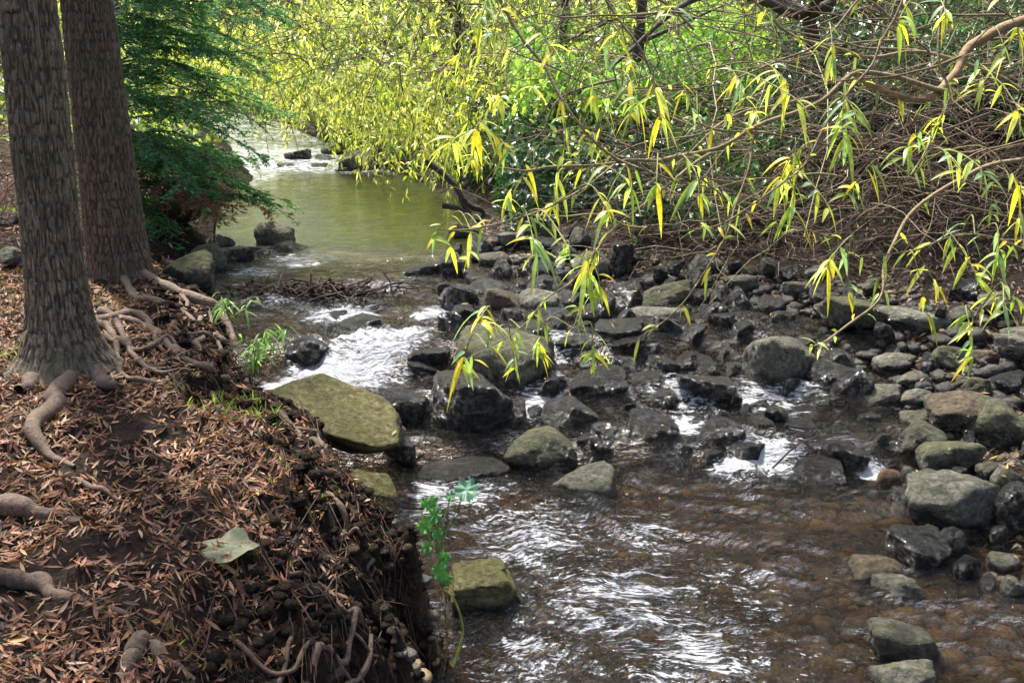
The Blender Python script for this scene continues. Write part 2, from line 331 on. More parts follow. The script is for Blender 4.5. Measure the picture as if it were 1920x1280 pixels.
RK=[ # u, v contact, w, h, kind
(742,802,118,105,'wet'),(880,812,158,125,'wet'),(942,732,198,112,'moss'),(575,688,104,62,'wet'),(668,620,96,34,'wet'),
(1018,892,142,92,'moss'),(1100,926,124,74,'grey'),(878,898,190,36,'wet'),(1080,802,124,62,'wet'),(1145,840,84,62,'wet'),
(1130,744,112,56,'wet'),(1235,826,104,78,'wet'),(1330,757,112,50,'wet'),(1362,836,114,70,'wet'),(1405,866,72,46,'wet'),
(1535,914,114,54,'wet'),(1590,882,84,72,'wet'),(1672,908,56,60,'orange'),(1790,1008,154,128,'grey'),(1786,905,132,80,'moss'),
(1730,868,96,82,'grey'),(1892,842,118,92,'moss'),(1912,1008,90,125,'wet'),(1475,718,136,126,'grey'),(1560,726,92,76,'wet'),
(1597,752,92,76,'wet'),(1652,766,112,42,'grey'),(1610,628,140,84,'moss'),(1715,632,130,62,'grey'),(1742,1064,112,62,'wet'),
(1652,1088,124,52,'brown'),(1690,1122,92,50,'grey'),(1722,1238,154,84,'grey'),(1700,1300,120,70,'grey'),(1892,1078,76,42,'grey'),(1902,1120,36,48,'grey'),
(505,458,76,46,'grey'),(536,472,80,28,'grey'),(432,492,82,44,'wet'),(385,512,80,66,'moss'),(345,530,94,84,'moss'),(320,410,120,72,'moss'),(410,462,66,34,'grey'),(474,482,56,28,'wet'),(668,320,66,58,'moss'),(610,300,50,24,'wet'),(560,298,50,24,'wet'),(720,318,50,28,'wet'),(640,322,44,20,'wet'),(590,316,48,20,'wet'),(540,312,40,18,'wet'),(690,300,60,40,'wet'),(630,290,60,34,'moss'),
(790,514,84,28,'wet'),(900,556,112,40,'wet'),(872,446,76,32,'moss'),(990,444,64,36,'grey'),(940,580,74,58,'brown'),(1012,582,96,56,'grey'),
(1105,528,84,62,'grey'),(1260,574,104,50,'moss'),(1250,622,64,42,'wet'),(1228,600,116,38,'grey'),(1160,634,94,36,'wet'),(1400,628,64,54,'wet'),(1042,606,76,36,'wet'),
(1400,552,74,40,'grey'),(1155,658,124,30,'wet'),(1380,694,48,32,'wet'),(1250,698,66,36,'wet'),(1220,728,66,36,'wet'),(1252,768,74,44,'wet'),(1682,706,84,46,'grey'),
(1725,770,74,42,'grey'),(1712,728,54,32,'grey'),(1790,740,54,36,'brown'),(1842,750,66,50,'moss'),(1790,698,84,54,'moss'),(1822,806,130,64,'brown'),(1730,800,64,32,'grey'),
(1500,808,64,32,'wet'),(1580,812,64,34,'wet'),(1330,868,54,32,'wet'),(1185,862,64,30,'wet'),(790,704,64,32,'wet'),(806,680,96,36,'wet'),(745,868,74,52,'wet'),
(1482,740,34,46,'wet'),(1320,520,70,44,'grey'),(1180,500,60,40,'wet'),(1060,500,60,44,'wet'),(1500,560,60,40,'grey'),(1450,590,64,46,'wet'),(1340,600,60,44,'wet'),(1310,570,54,36,'wet'),
(960,470,64,44,'grey'),(910,478,54,36,'brown'),(1020,480,54,36,'wet'),(1860,900,60,40,'grey'),(1850,690,50,36,'brown'),(1640,790,50,24,'wet'),(1420,770,50,28,'wet'),(1545,750,40,24,'wet'),(1285,845,34,26,'wet'),
(620,602,60,22,'wet'),(600,560,70,20,'wet'),(990,640,90,40,'wet'),(1080,660,80,34,'wet'),(1130,590,60,40,'wet'),(930,500,70,34,'grey'),(20,500,70,40,'grey'),(12,425,50,34,'brown')]
i=0
for (u,v,w,h,kind) in RK:
    i+=1; p=hit(u,v); t_=(p[1]-0)*CP+(2.6-p[2])*SP; m=t_/F
    wd=w*m; hh=h*m*.95; dd=wd*random.uniform(.68,.92); zb=min(float(H(p[0],p[1]+dd*.4)),p[2])-hh*.12
    hh=hh*.9+(p[2]-zb)*.6
    put_rock(p[0],p[1]+dd*.42,zb,wd*1.06,dd,hh*1.05,kind,i%17,random.uniform(-.35,.35)+(math.pi if i%2 else 0),random.uniform(-.12,.12),random.uniform(-.2,.2))
def block(name,loc,dim,rot,kind,planes,label,q=22,seed=3,layer=0):
    bm=bmesh.new(); bmesh.ops.create_icosphere(bm,subdivisions=6,radius=1); P=np.array([v.co[:] for v in bm.verts])
    N=nrm(np.array([p[:3] for p in planes],float)); D=np.array([p[3] for p in planes])
    s=(np.maximum(P@N.T,0)/D)**q; P=P*(s.sum(1)**(-1/q))[:,None]
    P=P*(1+.07*fbm(P*1.6+seed,4)[:,None]+.04*fbm(P*6+seed,3)[:,None])
    if layer: P[:,:2]*=(1+layer*np.sign(np.sin(P[:,2:3]*9+2*vn(P*1.5)[:,None]))*.5)
    P=P*np.array(dim)/2
    for v,c in zip(bm.verts,P): v.co=c
    for f in bm.faces: f.smooth=True
    me=bpy.data.meshes.new(name); bm.to_mesh(me); bm.free(); me.materials.append(RM[kind])
    o=bpy.data.objects.new(name,me); o.location=loc; o.rotation_euler=rot; scene.collection.objects.link(o); info(o,label,"rock"); return o
slab_c=at(632,776,5.95)
block("rock_slab",slab_c,(.88,.50,.20),(math.radians(22),math.radians(15),math.radians(-10)),'olive',
 [(0,0,1,.8),(0,0,-1,1),(1,.25,.1,.9),(-1,.5,.25,.9),(0,-1,-.15,.8),(.15,1,.05,.85),(-.8,-.9,.1,.9),(.8,-.6,-.2,.95),(.7,.8,.1,.95)],"large olive lichen-covered slab jutting over the stream",q=40)
c=at(905,1055,4.75); block("sandstone_block",(c[0]+.0,c[1]+.02,.055),(.33,.26,.19),(.12,-.04,.12),'olive',
 [(0,0,1,.9),(0,0,-1,1),(1,.1,.3,.88),(-1,0,.15,.95),(0,-1,.25,.9),(0,1,0,.9),(.7,-.7,.2,.98)],"squared layered sandstone block at the bank's foot",q=16,layer=.09,seed=8)
c=at(700,890,5.35); block("rock_slab",(c[0]-.03,c[1]+.12,c[2]-.16),(.26,.24,.15),(.35,.3,.4),'olive',
 [(0,0,1,.9),(0,0,-1,1),(1,.1,0,.9),(-1,0,.1,.95),(0,-1,.3,.9),(0,1,0,.9)],"olive stone wedged under the earth bank",q=10)
cnt=0; tries=0
while cnt<180 and tries<40000:
    tries+=1; y=random.uniform(4.2,10.3); x=random.uniform(xr(y)-1.9 if y>5.7 else xr(y)-.35,xr(y)+1.0)
    if random.random()<.45: y=random.uniform(5.9,8.6); x=random.uniform(-.6,2.3)
    if x<-.7 or (y<6.2 and x<1.6 and not(y>5.7 and x>.3)): continue
    s=random.uniform(.11,.32)*(1 if y>5.7 else .8)
    if tries>6000: s*=.6
    if any((x-a)**2+(y-b)**2<(s*.42+c*.60)**2 for a,b,c in rocks): continue
    hz=float(H(x,y)); wet=hz<float(W(x,y))+.10
    kind='wet' if wet else random.choice(['grey','wet','moss','brown','wet','grey'])
    hh=s*random.uniform(.6,.9)+(0.08 if wet else 0)
    put_rock(x,y,hz-hh*.12,s,s*random.uniform(.6,.95),hh,kind,random.randrange(17),random.uniform(0,6.28),random.uniform(-.25,.25),random.uniform(-.25,.25),group="cobbles on the stony shore"); cnt+=1
g=Acc()
ico=bmesh.new(); bmesh.ops.create_cube(ico,size=1); bmesh.ops.subdivide_edges(ico,edges=ico.edges[:],cuts=2,use_grid_fill=True)
gv=nrm(np.array([v.co[:] for v in ico.verts])); gq=np.array([[v.index for v in f.verts] for f in ico.faces]); ico.free()
def pebbles(x,y,s,pal,zo=0):
    N=len(x); z=H(x,y)+zo
    V=gv[None]*s[:,None,None]*np.stack([rng.uniform(.7,1.3,N),rng.uniform(.7,1.3,N),rng.uniform(.45,.85,N)],-1)[:,None]*rng.uniform(.86,1.12,(N,len(gv),1))
    V+=np.stack([x,y,z],-1)[:,None]
    bc=np.array(pal)[rng.integers(0,len(pal),N)]*rng.uniform(.6,1.3,(N,1))
    g.add(V,(np.arange(N)*len(gv))[:,None,None]+gq[None],np.repeat(bc,len(gv),0))
N=7000; y=rng.uniform(2.5,10.5,N); x=rng.uniform(0,1,N)*(xr(y)+1.0-np.maximum(xl(y)+.1,-1.8))+np.maximum(xl(y)+.1,-1.8)
pebbles(x,y,rng.uniform(.012,.04,N),[[.11,.10,.08],[.17,.115,.06],[.24,.175,.09],[.06,.057,.052]])
N=1500; y=rng.uniform(5.8,9.6,N); x=xr(y)-rng.uniform(-.6,2.6,N); k=x>-.7; pebbles(x[k],y[k],rng.uniform(.03,.08,k.sum()),[[.03,.03,.028],[.045,.042,.036],[.055,.05,.04],[.035,.03,.027]],.01)
N=220; y=rng.uniform(3.3,5.7,N); x=rng.uniform(1.2,2.6,N); pebbles(x,y,rng.uniform(.03,.09,N),[[.16,.12,.07],[.11,.09,.06],[.20,.15,.09]],.0)
tb=NT("pebble_stone"); cc=tb.n('ShaderNodeAttribute',attribute_name='Col').outputs['Color']; gp=tb.n('ShaderNodeNewGeometry').outputs['Position']; nn_=tb.noise(gp,50,5,.7)
pp=tb.n('ShaderNodeBsdfPrincipled',i_Base_Color=tb.mix(1.,cc,tb.ramp(nn_,[(.3,.5),(.7,1.5)]),'MULTIPLY'),i_Roughness=.3,i_Normal=tb.bump(nn_,.9,.015)); pp.inputs['Specular IOR Level'].default_value=.4; tb.L(pp.outputs[0],tb.out.inputs[0])
info(g.build("gravel",tb.mat),kind="stuff",label="small wet pebbles and gravel across the stream bed",cat="gravel")
# ---------------------------------------------------------------- trunks
def trunk(name,mat,base,top,r0,r1,height,seed,flare,lobes,label,ridge=.009):
    nth,nz=340,740; zz=np.concatenate([np.linspace(-.3,1.,240),np.linspace(1.,2.4,360)[1:],np.linspace(2.4,height,141)[1:]]); nz=len(zz); th=np.arange(nth)*2*math.pi/nth
    TH,Z=np.meshgrid(th,zz); zc=np.clip(Z,0,None)
    R=r0+(r1-r0)*np.clip(Z/2.,-.2,4); R=np.maximum(R,.06)
    lob=sum(a*np.clip(np.cos(TH-p),0,1)**k for a,p,k in lobes)
    R=R*(1+flare*np.exp(-zc/.13)*(.18+lob)+.25*flare*np.exp(-zc/.45)*(.3+lob*.6))
    cx=np.cos(TH);sy=np.sin(TH); warp=.5*vn(np.stack([cx*3,sy*3,Z*6+seed],-1))
    k=16*r0*5
    a=vn(np.stack([cx*k+warp,sy*k+warp,Z*15+seed],-1)); b=vn(np.stack([cx*k*2.1,sy*k*2.1,Z*36+seed],-1))
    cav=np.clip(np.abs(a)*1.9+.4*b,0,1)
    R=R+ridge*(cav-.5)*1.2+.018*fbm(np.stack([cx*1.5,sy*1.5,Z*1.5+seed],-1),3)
    lx=top[0]*(zc/height); ly=top[1]*(zc/height)
    V=np.stack([cx*R+lx,sy*R+ly,Z],-1)
    i,j=np.meshgrid(np.arange(nth),np.arange(nz-1)); q=np.stack([j*nth+i,j*nth+(i+1)%nth,(j+1)*nth+(i+1)%nth,(j+1)*nth+i],-1).reshape(-1,4)
    e=empty(name,base); info(e,label,"tree")
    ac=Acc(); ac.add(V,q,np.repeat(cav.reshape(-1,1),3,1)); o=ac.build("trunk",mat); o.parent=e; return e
bA=np.array([-2.45,5.18,.88]); bB=np.array([-3.06,7.6,.80])
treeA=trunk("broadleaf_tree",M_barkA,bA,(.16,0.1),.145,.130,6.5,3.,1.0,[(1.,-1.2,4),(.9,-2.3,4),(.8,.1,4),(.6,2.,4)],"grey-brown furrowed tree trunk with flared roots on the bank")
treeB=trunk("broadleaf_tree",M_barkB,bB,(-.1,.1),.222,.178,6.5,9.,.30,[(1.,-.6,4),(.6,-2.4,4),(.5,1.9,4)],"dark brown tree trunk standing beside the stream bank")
def crown(tree,base,h,n,rad,seed):
    ac=Acc(); r=np.random.default_rng(seed)
    M=26; P=np.zeros((M,10,3)); az=r.uniform(0,6.28,M); st=r.uniform(3.6,h-.3,M); Ln=r.uniform(.5,1,M)*rad
    s=np.linspace(0,1,10)
    for k in range(M):
        P[k,:,0]=base[0]+math.cos(az[k])*Ln[k]*s; P[k,:,1]=base[1]+math.sin(az[k])*Ln[k]*s; P[k,:,2]=base[2]+st[k]+.8*s*Ln[k]*.5+.05*np.sin(s*9+k)
    tubes(ac,P,np.linspace(.05,.012,10)[None],(.07,.05,.04),5,1)
    idx=r.integers(0,M,n); tt=r.integers(3,10,n); pos=P[idx,tt]+r.normal(0,.28,(n,3))
    d=nrm(r.normal(size=(n,3))+[0,0,-.3]); up=nrm(r.normal(size=(n,3))+[0,0,1.5])
    leaves(ac,pos,d,up,r.uniform(.08,.14,n),.045,.2,vary((.07,.11,.03),n),2)
    o=ac.build("crown",[M_leaf,M_wood]); parent(o,tree)
bpy.context.view_layer.update()
crown(treeA,bA,6.4,900,1.6,3); crown(treeB,bB,6.4,900,1.6,4)
def root(tree,pts,r0,r1,col=(.105,.072,.05),n=44,lift=.15,zoff=0):
    P=[hit(u,v,H,1.5,12) for u,v in pts]; P=smooth_path(P,n); k=np.linspace(0,1,n)
    P[:,2]=H(P[:,0],P[:,1]); P[:,2]+=lift*(r0+(r1-r0)*k)+zoff; P[:,2]=np.convolve(np.pad(P[:,2],3,'edge'),np.ones(7)/7,'valid')
    P+=np.stack([.045*vn(P*5+3),.045*vn(P*5+9),0.02*vn(P*9)],-1)
    R=(r0+(r1-r0)*k)*(1+.35*vn(P*9)+.18*vn(P*31)); ac=Acc(); tubes(ac,P,R[None],col,14); o=ac.build("root",M_root)
    if tree: parent(o,tree)
    return o
cA=(.17,.12,.083)
for t_,pts,a_,b_,cc_ in [(treeA,[(125,650),(140,700),(105,750),(70,790),(60,810),(90,860),(150,875)],.066,.010,cA),(treeA,[(80,650),(60,715),(40,740)],.06,.02,cA),
  (treeA,[(150,640),(185,695),(205,725),(230,735)],.065,.012,cA),(treeA,[(170,605),(215,640),(235,700),(300,725)],.026,.010,cA),
  (treeA,[(160,620),(260,600),(330,660),(385,700),(440,720)],.034,.016,cA),(treeA,[(190,590),(280,620),(300,660),(380,675)],.024,.010,cA),
  (treeB,[(170,475),(240,505),(310,540),(380,575),(425,620),(440,680),(480,745)],.050,.024,(.20,.145,.105)),(treeB,[(290,490),(330,500),(390,560),(425,600)],.038,.016,cA),
  (treeB,[(220,510),(260,560),(340,590),(400,650),(420,670)],.028,.013,cA),
  (treeB,[(330,560),(370,600),(380,660),(420,700),(470,720)],.02,.009,cA),(treeB,[(390,580),(410,640),(440,640),(450,700)],.022,.010,cA),
  (treeA,[(200,640),(270,660),(320,640),(400,700)],.02,.009,cA),(treeB,[(300,530),(350,570),(330,620),(400,640),(430,680)],.02,.009,cA),(treeA,[(220,610),(280,690),(360,715)],.018,.008,cA)]:
    root(t_,pts,a_,b_,cc_,zoff=.020)
def sroot(pts,a,b,label="exposed tree root creeping over the leaf-strewn bank"):
    o=root(None,pts,a,b,(.15,.10,.07),zoff=.006); o.name="tree_root"; info(o,label,"root",group="exposed roots on the bank")
sroot([(-30,1085),(60,1100),(120,1130),(170,1145),(230,1150)],.034,.012); sroot([(-40,965),(40,960),(100,965),(150,985)],.05,.01)
sroot([(310,1190),(260,1240),(190,1290)],.026,.018); sroot([(290,1195),(330,1230),(370,1290)],.022,.013); sroot([(560,1290),(630,1240),(660,1150),(695,1040)],.016,.009)
sroot([(640,1290),(680,1200),(690,1120),(700,1060)],.012,.008); sroot([(520,770),(560,800),(600,820),(620,850),(660,860)],.02,.010); sroot([(150,900),(190,940),(260,960)],.012,.006)
sroot([(540,790),(560,820),(590,850),(610,840)],.018,.010); sroot([(590,800),(610,860),(650,840),(660,880)],.014,.008); sroot([(620,930),(650,960),(650,1000),(680,1010)],.012,.006); sroot([(540,1080),(600,1100),(640,1150),(700,1180)],.010,.005)
sroot([(480,1290),(540,1200),(620,1180),(700,1230)],.010,.005); sroot([(430,1200),(520,1250),(640,1270),(720,1290)],.009,.005)
fb=Acc(); N=520; y=rng.uniform(2.2,8.,N); off=rng.uniform(-.10,.14,N); K=9; P=np.zeros((N,K,3)); off=np.where((y<3.7)&(rng.random(N)<.7),off-rng.uniform(0,.5,N),off)
sw=rng.normal(0,.35,N); cu=rng.normal(0,.14,N); ln=rng.normal(.05,.14,N); ph=rng.uniform(0,6.28,N); s=np.linspace(0,1,K)
for k in range(K):
    t_=s[k]; X=xl(y)+off+t_*ln+cu*np.sin(t_*4+ph); Y=y+sw*t_+.9*cu*np.cos(t_*5+ph)+.012*rng.normal(size=N); P[:,k]=np.stack([X,Y,H(X,Y)+.005+.02*math.sin(t_*3.1)*rng.random(N)],-1)
tubes(fb,P,rng.uniform(.0012,.0038,(N,1))*np.linspace(1,.5,K)[None],vary((.11,.065,.042),N,.5),4)
N=24; y=rng.uniform(2.2,7.5,N); x=xl(y)+rng.uniform(-.02,.08,N); P=np.zeros((N,K,3)); z0=H(x-.06,y)+.01; ln=rng.uniform(.1,.35,N)
for k in range(K):
    t_=s[k]; P[:,k]=np.stack([x-.06+.10*min(1,t_*2.5)+.6*cu[:N]*np.sin(t_*5+ph[:N]),y+sw[:N]*.5*t_,z0-ln*t_**1.4],-1)
tubes(fb,P,rng.uniform(.0012,.004,(N,1))*np.linspace(1,.5,K)[None],vary((.13,.085,.055),N,.5),4)
info(fb.build("root_fibres",M_root),kind="stuff",label="fine reddish root fibres matted over the cut bank",cat="roots")
cr=Acc(); g_save=g; g=cr; N=3600; y=rng.uniform(2.1,7.6,N); x=xl(y)+rng.uniform(-.4,.26,N); pebbles(x,y,rng.uniform(.006,.03,N),[[.04,.026,.018],[.055,.036,.025],[.03,.02,.014],[.07,.05,.033]],.004); g=g_save
info(cr.build("soil_crumbs",M_ground),kind="stuff",label="dark crumbling soil clods on the eroded bank edge",cat="soil")
# ---------------------------------------------------------------- leaf litter
lt=Acc(); pal=np.array([[.34,.155,.085],[.42,.22,.125],[.52,.36,.235],[.22,.092,.05],[.12,.058,.035],[.05,.031,.024],[.46,.29,.11]])
def litter(acc,x,y,Lr,pal,pw,lift=.02,wid=.15):
    n=len(x); e=.02; z=H(x,y); gxn=(H(x+e,y)-z)/e; gyn=(H(x,y+e)-z)/e; nn=nrm(np.stack([-gxn,-gyn,np.ones(n)],-1))
    d=rng.normal(size=(n,3)); d=nrm(d-nn*(d*nn).sum(1,keepdims=True)); d=nrm(d+nn*rng.normal(0,.16,(n,1)))
    up=nrm(nn+rng.normal(0,.35,(n,3))); L=rng.uniform(*Lr,n)
    col=pal[rng.choice(len(pal),n,p=pw)]*rng.uniform(.5,1.2,(n,1))
    leaves(acc,np.stack([x,y,z+rng.uniform(.003,lift,n)],-1)-d*L[:,None]*.5,d,up,L,L*rng.uniform(wid*.7,wid*1.4,n),rng.normal(0,.2,n),col,3,.14)
n=90000; y=1.7+6.7*rng.random(n)**1.15; xf=-1.5-y*.55; x=xf+(xl(y)+.08-xf)*rng.random(n); dist=(xl(y)+.02-x)
wid_=np.interp(y,[0,3.0,3.7,4.2,9],[.6,.5,.28,.14,.14])
k=(n2(x,y,2.3,4,51.)+.75*rng.random(n)>.13)&(rng.random(n)<np.clip(.08+.92*ss(0,1,dist/wid_),0,1))
litter(lt,x[k],y[k],(.02,.07),pal,[.2,.2,.12,.18,.14,.11,.05],.018,.18)
info(lt.build("leaf_litter",M_dead),kind="stuff",label="carpet of narrow reddish-brown fallen leaves on the bank",cat="fallen leaves")
lr=Acc(); y=rng.uniform(4,12,14000); x=xr(y)+rng.uniform(-.1,3.2,14000)
litter(lr,x,y,(.03,.07),np.array([[.17,.10,.08],[.12,.075,.06],[.24,.15,.11],[.40,.32,.08],[.05,.035,.028]]),[.3,.27,.2,.05,.18],.03,.22)
y=rng.uniform(8,14,6000); x=xl(y)-rng.uniform(0,6,6000); litter(lr,x,y,(.05,.1),pal,[.2,.2,.14,.17,.13,.1,.06])
info(lr.build("leaf_litter",M_dead),kind="stuff",label="dull brown fallen leaves over the stony far bank",cat="fallen leaves")
# ---------------------------------------------------------------- conifer
cb=np.array([-4.15,10.4,.75]); con=empty("conifer_tree",cb); info(con,"feathery blue-green conifer leaning over the pool","tree")
ac=Acc(); zz=np.linspace(0,6.5,20); tubes(ac,np.stack([cb[0]+.03*np.sin(zz),cb[1]+0*zz,cb[2]-.2+zz],-1),np.linspace(.11,.03,20)[None],(.06,.04,.03),10); o=ac.build("trunk",M_wood); parent(o,con)
ac=Acc()
for b in range(100):
    r=random.random; az=random.gauss(-.2,.65) if b<84 else random.uniform(0,6.28); z0=(.15+2.6*r()) if b<80 else 2.4+2.8*r(); Ln=(1.05+1.05*r())*(1 if z0<2.6 else .8)*(.75+.25*min(1,z0))
    if abs(az)>.9: Ln*=.7
    rise=random.uniform(.05,.4)
    s=np.linspace(0,1,14); dr_=np.array([math.cos(az),math.sin(az)])
    P=np.stack([cb[0]+dr_[0]*Ln*s,cb[1]+dr_[1]*Ln*s,cb[2]+z0+rise*Ln*s-.40*Ln*s*s*(.5+.8*r())+.03*np.sin(8*s+b)],-1)
    dead=(z0<.8 and r()<.25); c0=(.22,.115,.065) if dead else random.choice([(.10,.25,.11),(.14,.31,.13),(.07,.20,.09),(.19,.36,.14)])
    tubes(ac,P,np.linspace(.012,.003,14)[None],(.10,.07,.05),4,1)
    n=42; tt=rng.uniform(.2,1,n); ii=np.clip((tt*13).astype(int),0,12); ff=(tt*13-ii)[:,None]; B=P[ii]*(1-ff)+P[ii+1]*ff
    side=np.where(rng.random(n)<.5,1,-1); perp=np.array([-dr_[1],dr_[0],0]); fwd=np.array([dr_[0],dr_[1],-.2])
    D=nrm(fwd[None]*rng.uniform(.3,1.1,(n,1))+perp[None]*side[:,None]+rng.normal(0,.3,(n,3))); tl=(.42-.22*tt)*rng.uniform(.4,1.15,n)
    s5=np.linspace(0,1,5); TP=B[:,None]+D[:,None]*(tl[:,None]*s5)[:,:,None]; TP[:,:,2]-=.3*tl[:,None]*s5**2
    tubes(ac,TP,np.linspace(.003,.0015,5)[None],(.10,.10,.05),3,1)
    m=18; q=rng.random((n,m)); base=B[:,None]+D[:,None]*(tl[:,None]*q)[:,:,None]; base[:,:,2]-=.3*tl[:,None]*q**2
    sg=np.where(rng.random((n,m))<.5,1,-1)[:,:,None]; pd=nrm(np.cross(D,[0,0,1.]))[:,None]
    nd=nrm(D[:,None]*.9+pd*sg+rng.normal(0,.3,(n,m,3))).reshape(-1,3)
    leaves(ac,base.reshape(-1,3),nd,nrm(rng.normal(0,.7,(n*m,3))+[0,-.4,.6]),rng.uniform(.03,.065,n*m),.016,.15,vary(c0,n*m,.4),2)
o=ac.build("crown",[M_need,M_wood]); parent(o,con)
# ---------------------------------------------------------------- willow strands
def strands(ac,S,Ln,nl,Lf,Wf,cols,hang=.8,twig=(.13,.09,.05),spread=.6,yl=.08):
    n=len(S); K=8; s=np.linspace(0,1,K); az=rng.uniform(0,6.28,n); dh=np.stack([np.cos(az),np.sin(az),np.zeros(n)],-1)
    P=S[:,None]+dh[:,None]*(spread*Ln[:,None]*np.sqrt(s))[:,:,None]; P[:,:,2]-=hang*Ln[:,None]*s**1.6; P+=.02*rng.normal(size=P.shape)
    tubes(ac,P,np.linspace(.005,.002,K)[None],vary(twig,n),3,1)
    i=np.repeat(np.arange(n),nl); tt=rng.uniform(.1,1,len(i)); k=np.clip((tt*(K-1)).astype(int),0,K-2); f=(tt*(K-1)-k)[:,None]
    B=P[i,k]*(1-f)+P[i,k+1]*f; T=nrm(P[i,k+1]-P[i,k]); d=nrm(T*.5+rng.normal(0,.65,B.shape)+[0,0,-.3])
    up=nrm(rng.normal(0,.7,B.shape)+[0,-.3,.8]); N=len(B)
    ci=rng.choice(len(cols),n)[i]; C=np.array(cols)[ci]*rng.uniform(.5,1.4,(N,1)); yel=rng.random(N)<yl; C[yel]=np.array([.72,.66,.13])*rng.uniform(.7,1.1,(yel.sum(),1))
    leaves(ac,B,d,up,rng.uniform(.5,1.25,N)*Lf,Wf,.25,C,2)
def simple_tree(name,base,label,fork,limbs,r,col=(.09,.07,.055)):
    e=empty(name,base); info(e,label,"tree"); ac=Acc()
    base=np.array(base); fork=np.array(fork); P=smooth_path([base-[0,0,.3],base*.5+fork*.5+[.1,0,0],fork],14); tubes(ac,P,np.linspace(r,r*.6,14)[None],col,10)
    for l in limbs:
        P=smooth_path([fork]+[np.array(q) for q in l],18); P+=.03*vn(P*3)[:,None]; tubes(ac,P,np.linspace(r*.5,.012,18)[None],col,7)
    o=ac.build("trunk",M_wood); parent(o,e); return e
yg=[(.50,.57,.14),(.38,.48,.10),(.60,.62,.19),(.15,.24,.06),(.66,.68,.34)]
fb_=(-.6,20.5,float(H(-.6,20.5)))
wf=simple_tree("willow_tree",fb_,"yellow-green willow drooping over the bend of the stream",(-1.2,20,3.3),[[(-3,19,4.4),(-5,18.5,4.6)],[(-2,17,4.4),(-3,15,4.3)],[(-1.5,22,4.6),(-4,24,5)],[(0,18,4.4),(.4,15,4.2)],[(-3,21,4.2),(-7,21,4.4)]],.2)
ac=Acc(); n=1150
S=np.stack([rng.uniform(-7.2,.8,n),rng.uniform(13.5,25,n),rng.uniform(1.9,4.2,n)],-1)
S[:,0]+=-.28*(S[:,1]-18); k=fbm(S*.9,3)>-.05; S=S[k]
k=~((S[:,0]<xr(S[:,1])-1.0)&(S[:,2]<np.interp(S[:,1],[13,18,21,25],[2.9,2.5,2.0,1.9]))); S=S[k]
strands(ac,S,rng.uniform(.5,1.4,len(S)),15,.15,.034,yg)
n=430; y=rng.uniform(12.5,21,n); S=np.stack([xr(y)+rng.uniform(-.9,1.0,n),y,H(xr(y)+.4,y)+rng.uniform(.5,1.7,n)],-1)
strands(ac,S,rng.uniform(.4,.9,n),15,.12,.032,yg)
n=230; y=rng.uniform(20,25,n); S=np.stack([rng.uniform(-8.0,-4,n),y,rng.uniform(1.5,3.0,n)],-1); strands(ac,S,rng.uniform(.5,1.1,n),16,.16,.04,yg)
o=ac.build("crown",[M_leaf,M_wood]); parent(o,wf)
fl=simple_tree("willow_tree",(-13,22,1.4),"pale green willow on the distant bank",(-12.6,22,3.2),[[(-10,21,4.5)],[(-15,23,4.8)],[(-11,26,5)],[(-9,25,5)]],.22)
ac=Acc(); n=460; S=np.stack([rng.uniform(-16,-5.5,n),rng.uniform(20,30,n),rng.uniform(1.8,4.6,n)],-1); S=S[fbm(S*.7,3)>.0]; k=~((S[:,0]>xl(S[:,1]))&(S[:,2]<2.5)); S=S[k]
strands(ac,S,rng.uniform(.7,1.6,len(S)),18,.2,.05,yg); o=ac.build("crown",[M_leaf,M_wood]); parent(o,fl)
mb=(3.4,11.6,float(H(3.4,11.6)))
wm=simple_tree("willow_tree",mb,"tangled willow with yellowing leaves on the wooded slope",(3.2,11.3,2.8),[[(1.5,10.8,3.5),(0,10.5,3.4)],[(4.5,10.5,3.7),(5.8,10,3.6)],[(3,9.5,3.6),(2.6,8.6,3.5)],[(2,12.5,3.8)],[(1.9,10.2,3.0),(.9,9.7,2.3)]],.12)
ac=Acc(); n=380; S=np.stack([rng.uniform(-.8,7,n),rng.uniform(9.8,14.5,n),rng.uniform(2.2,3.7,n)],-1); S=S[fbm(S*1.1+5,3)>-.02]
strands(ac,S,rng.uniform(.4,.9,len(S)),9,.10,.024,[(.42,.52,.12),(.54,.58,.14),(.16,.28,.08)])
o=ac.build("crown",[M_leaf,M_wood]); parent(o,wm)
for (x,y,r,lean) in [(1.55,12.6,.09,.1),(5.6,13.5,.12,-.3),(.6,15.2,.08,.4),(6.8,12.2,.1,.2),(4.3,14.5,.08,-.2),(-1.1,17.5,.09,.3)]:
    z=float(H(x,y)); e=empty("slender_tree",(x,y,z)); info(e,"thin dark tree stem rising from the undergrowth","tree",group="slender stems on the slope")
    ac=Acc(); s=np.linspace(0,1,16); tubes(ac,np.stack([x+lean*s+.06*np.sin(s*7+x),y+0*s,z-.2+4.5*s],-1),np.linspace(r,r*.5,16)[None],(.06,.045,.038),9)
    P=np.array([[ [x+lean*h+dx_*q*1.2,y+dy_*q,z+4.4*h+.5*q] for q in np.linspace(0,1,6)] for h,dx_,dy_ in [(.4,1,.3),(.55,-1,-.4),(.7,.8,-.5),(.8,-.7,.5)]])
    tubes(ac,P,np.linspace(r*.35,.006,6)[None],(.07,.05,.04),5); o=ac.build("trunk",M_wood); parent(o,e)
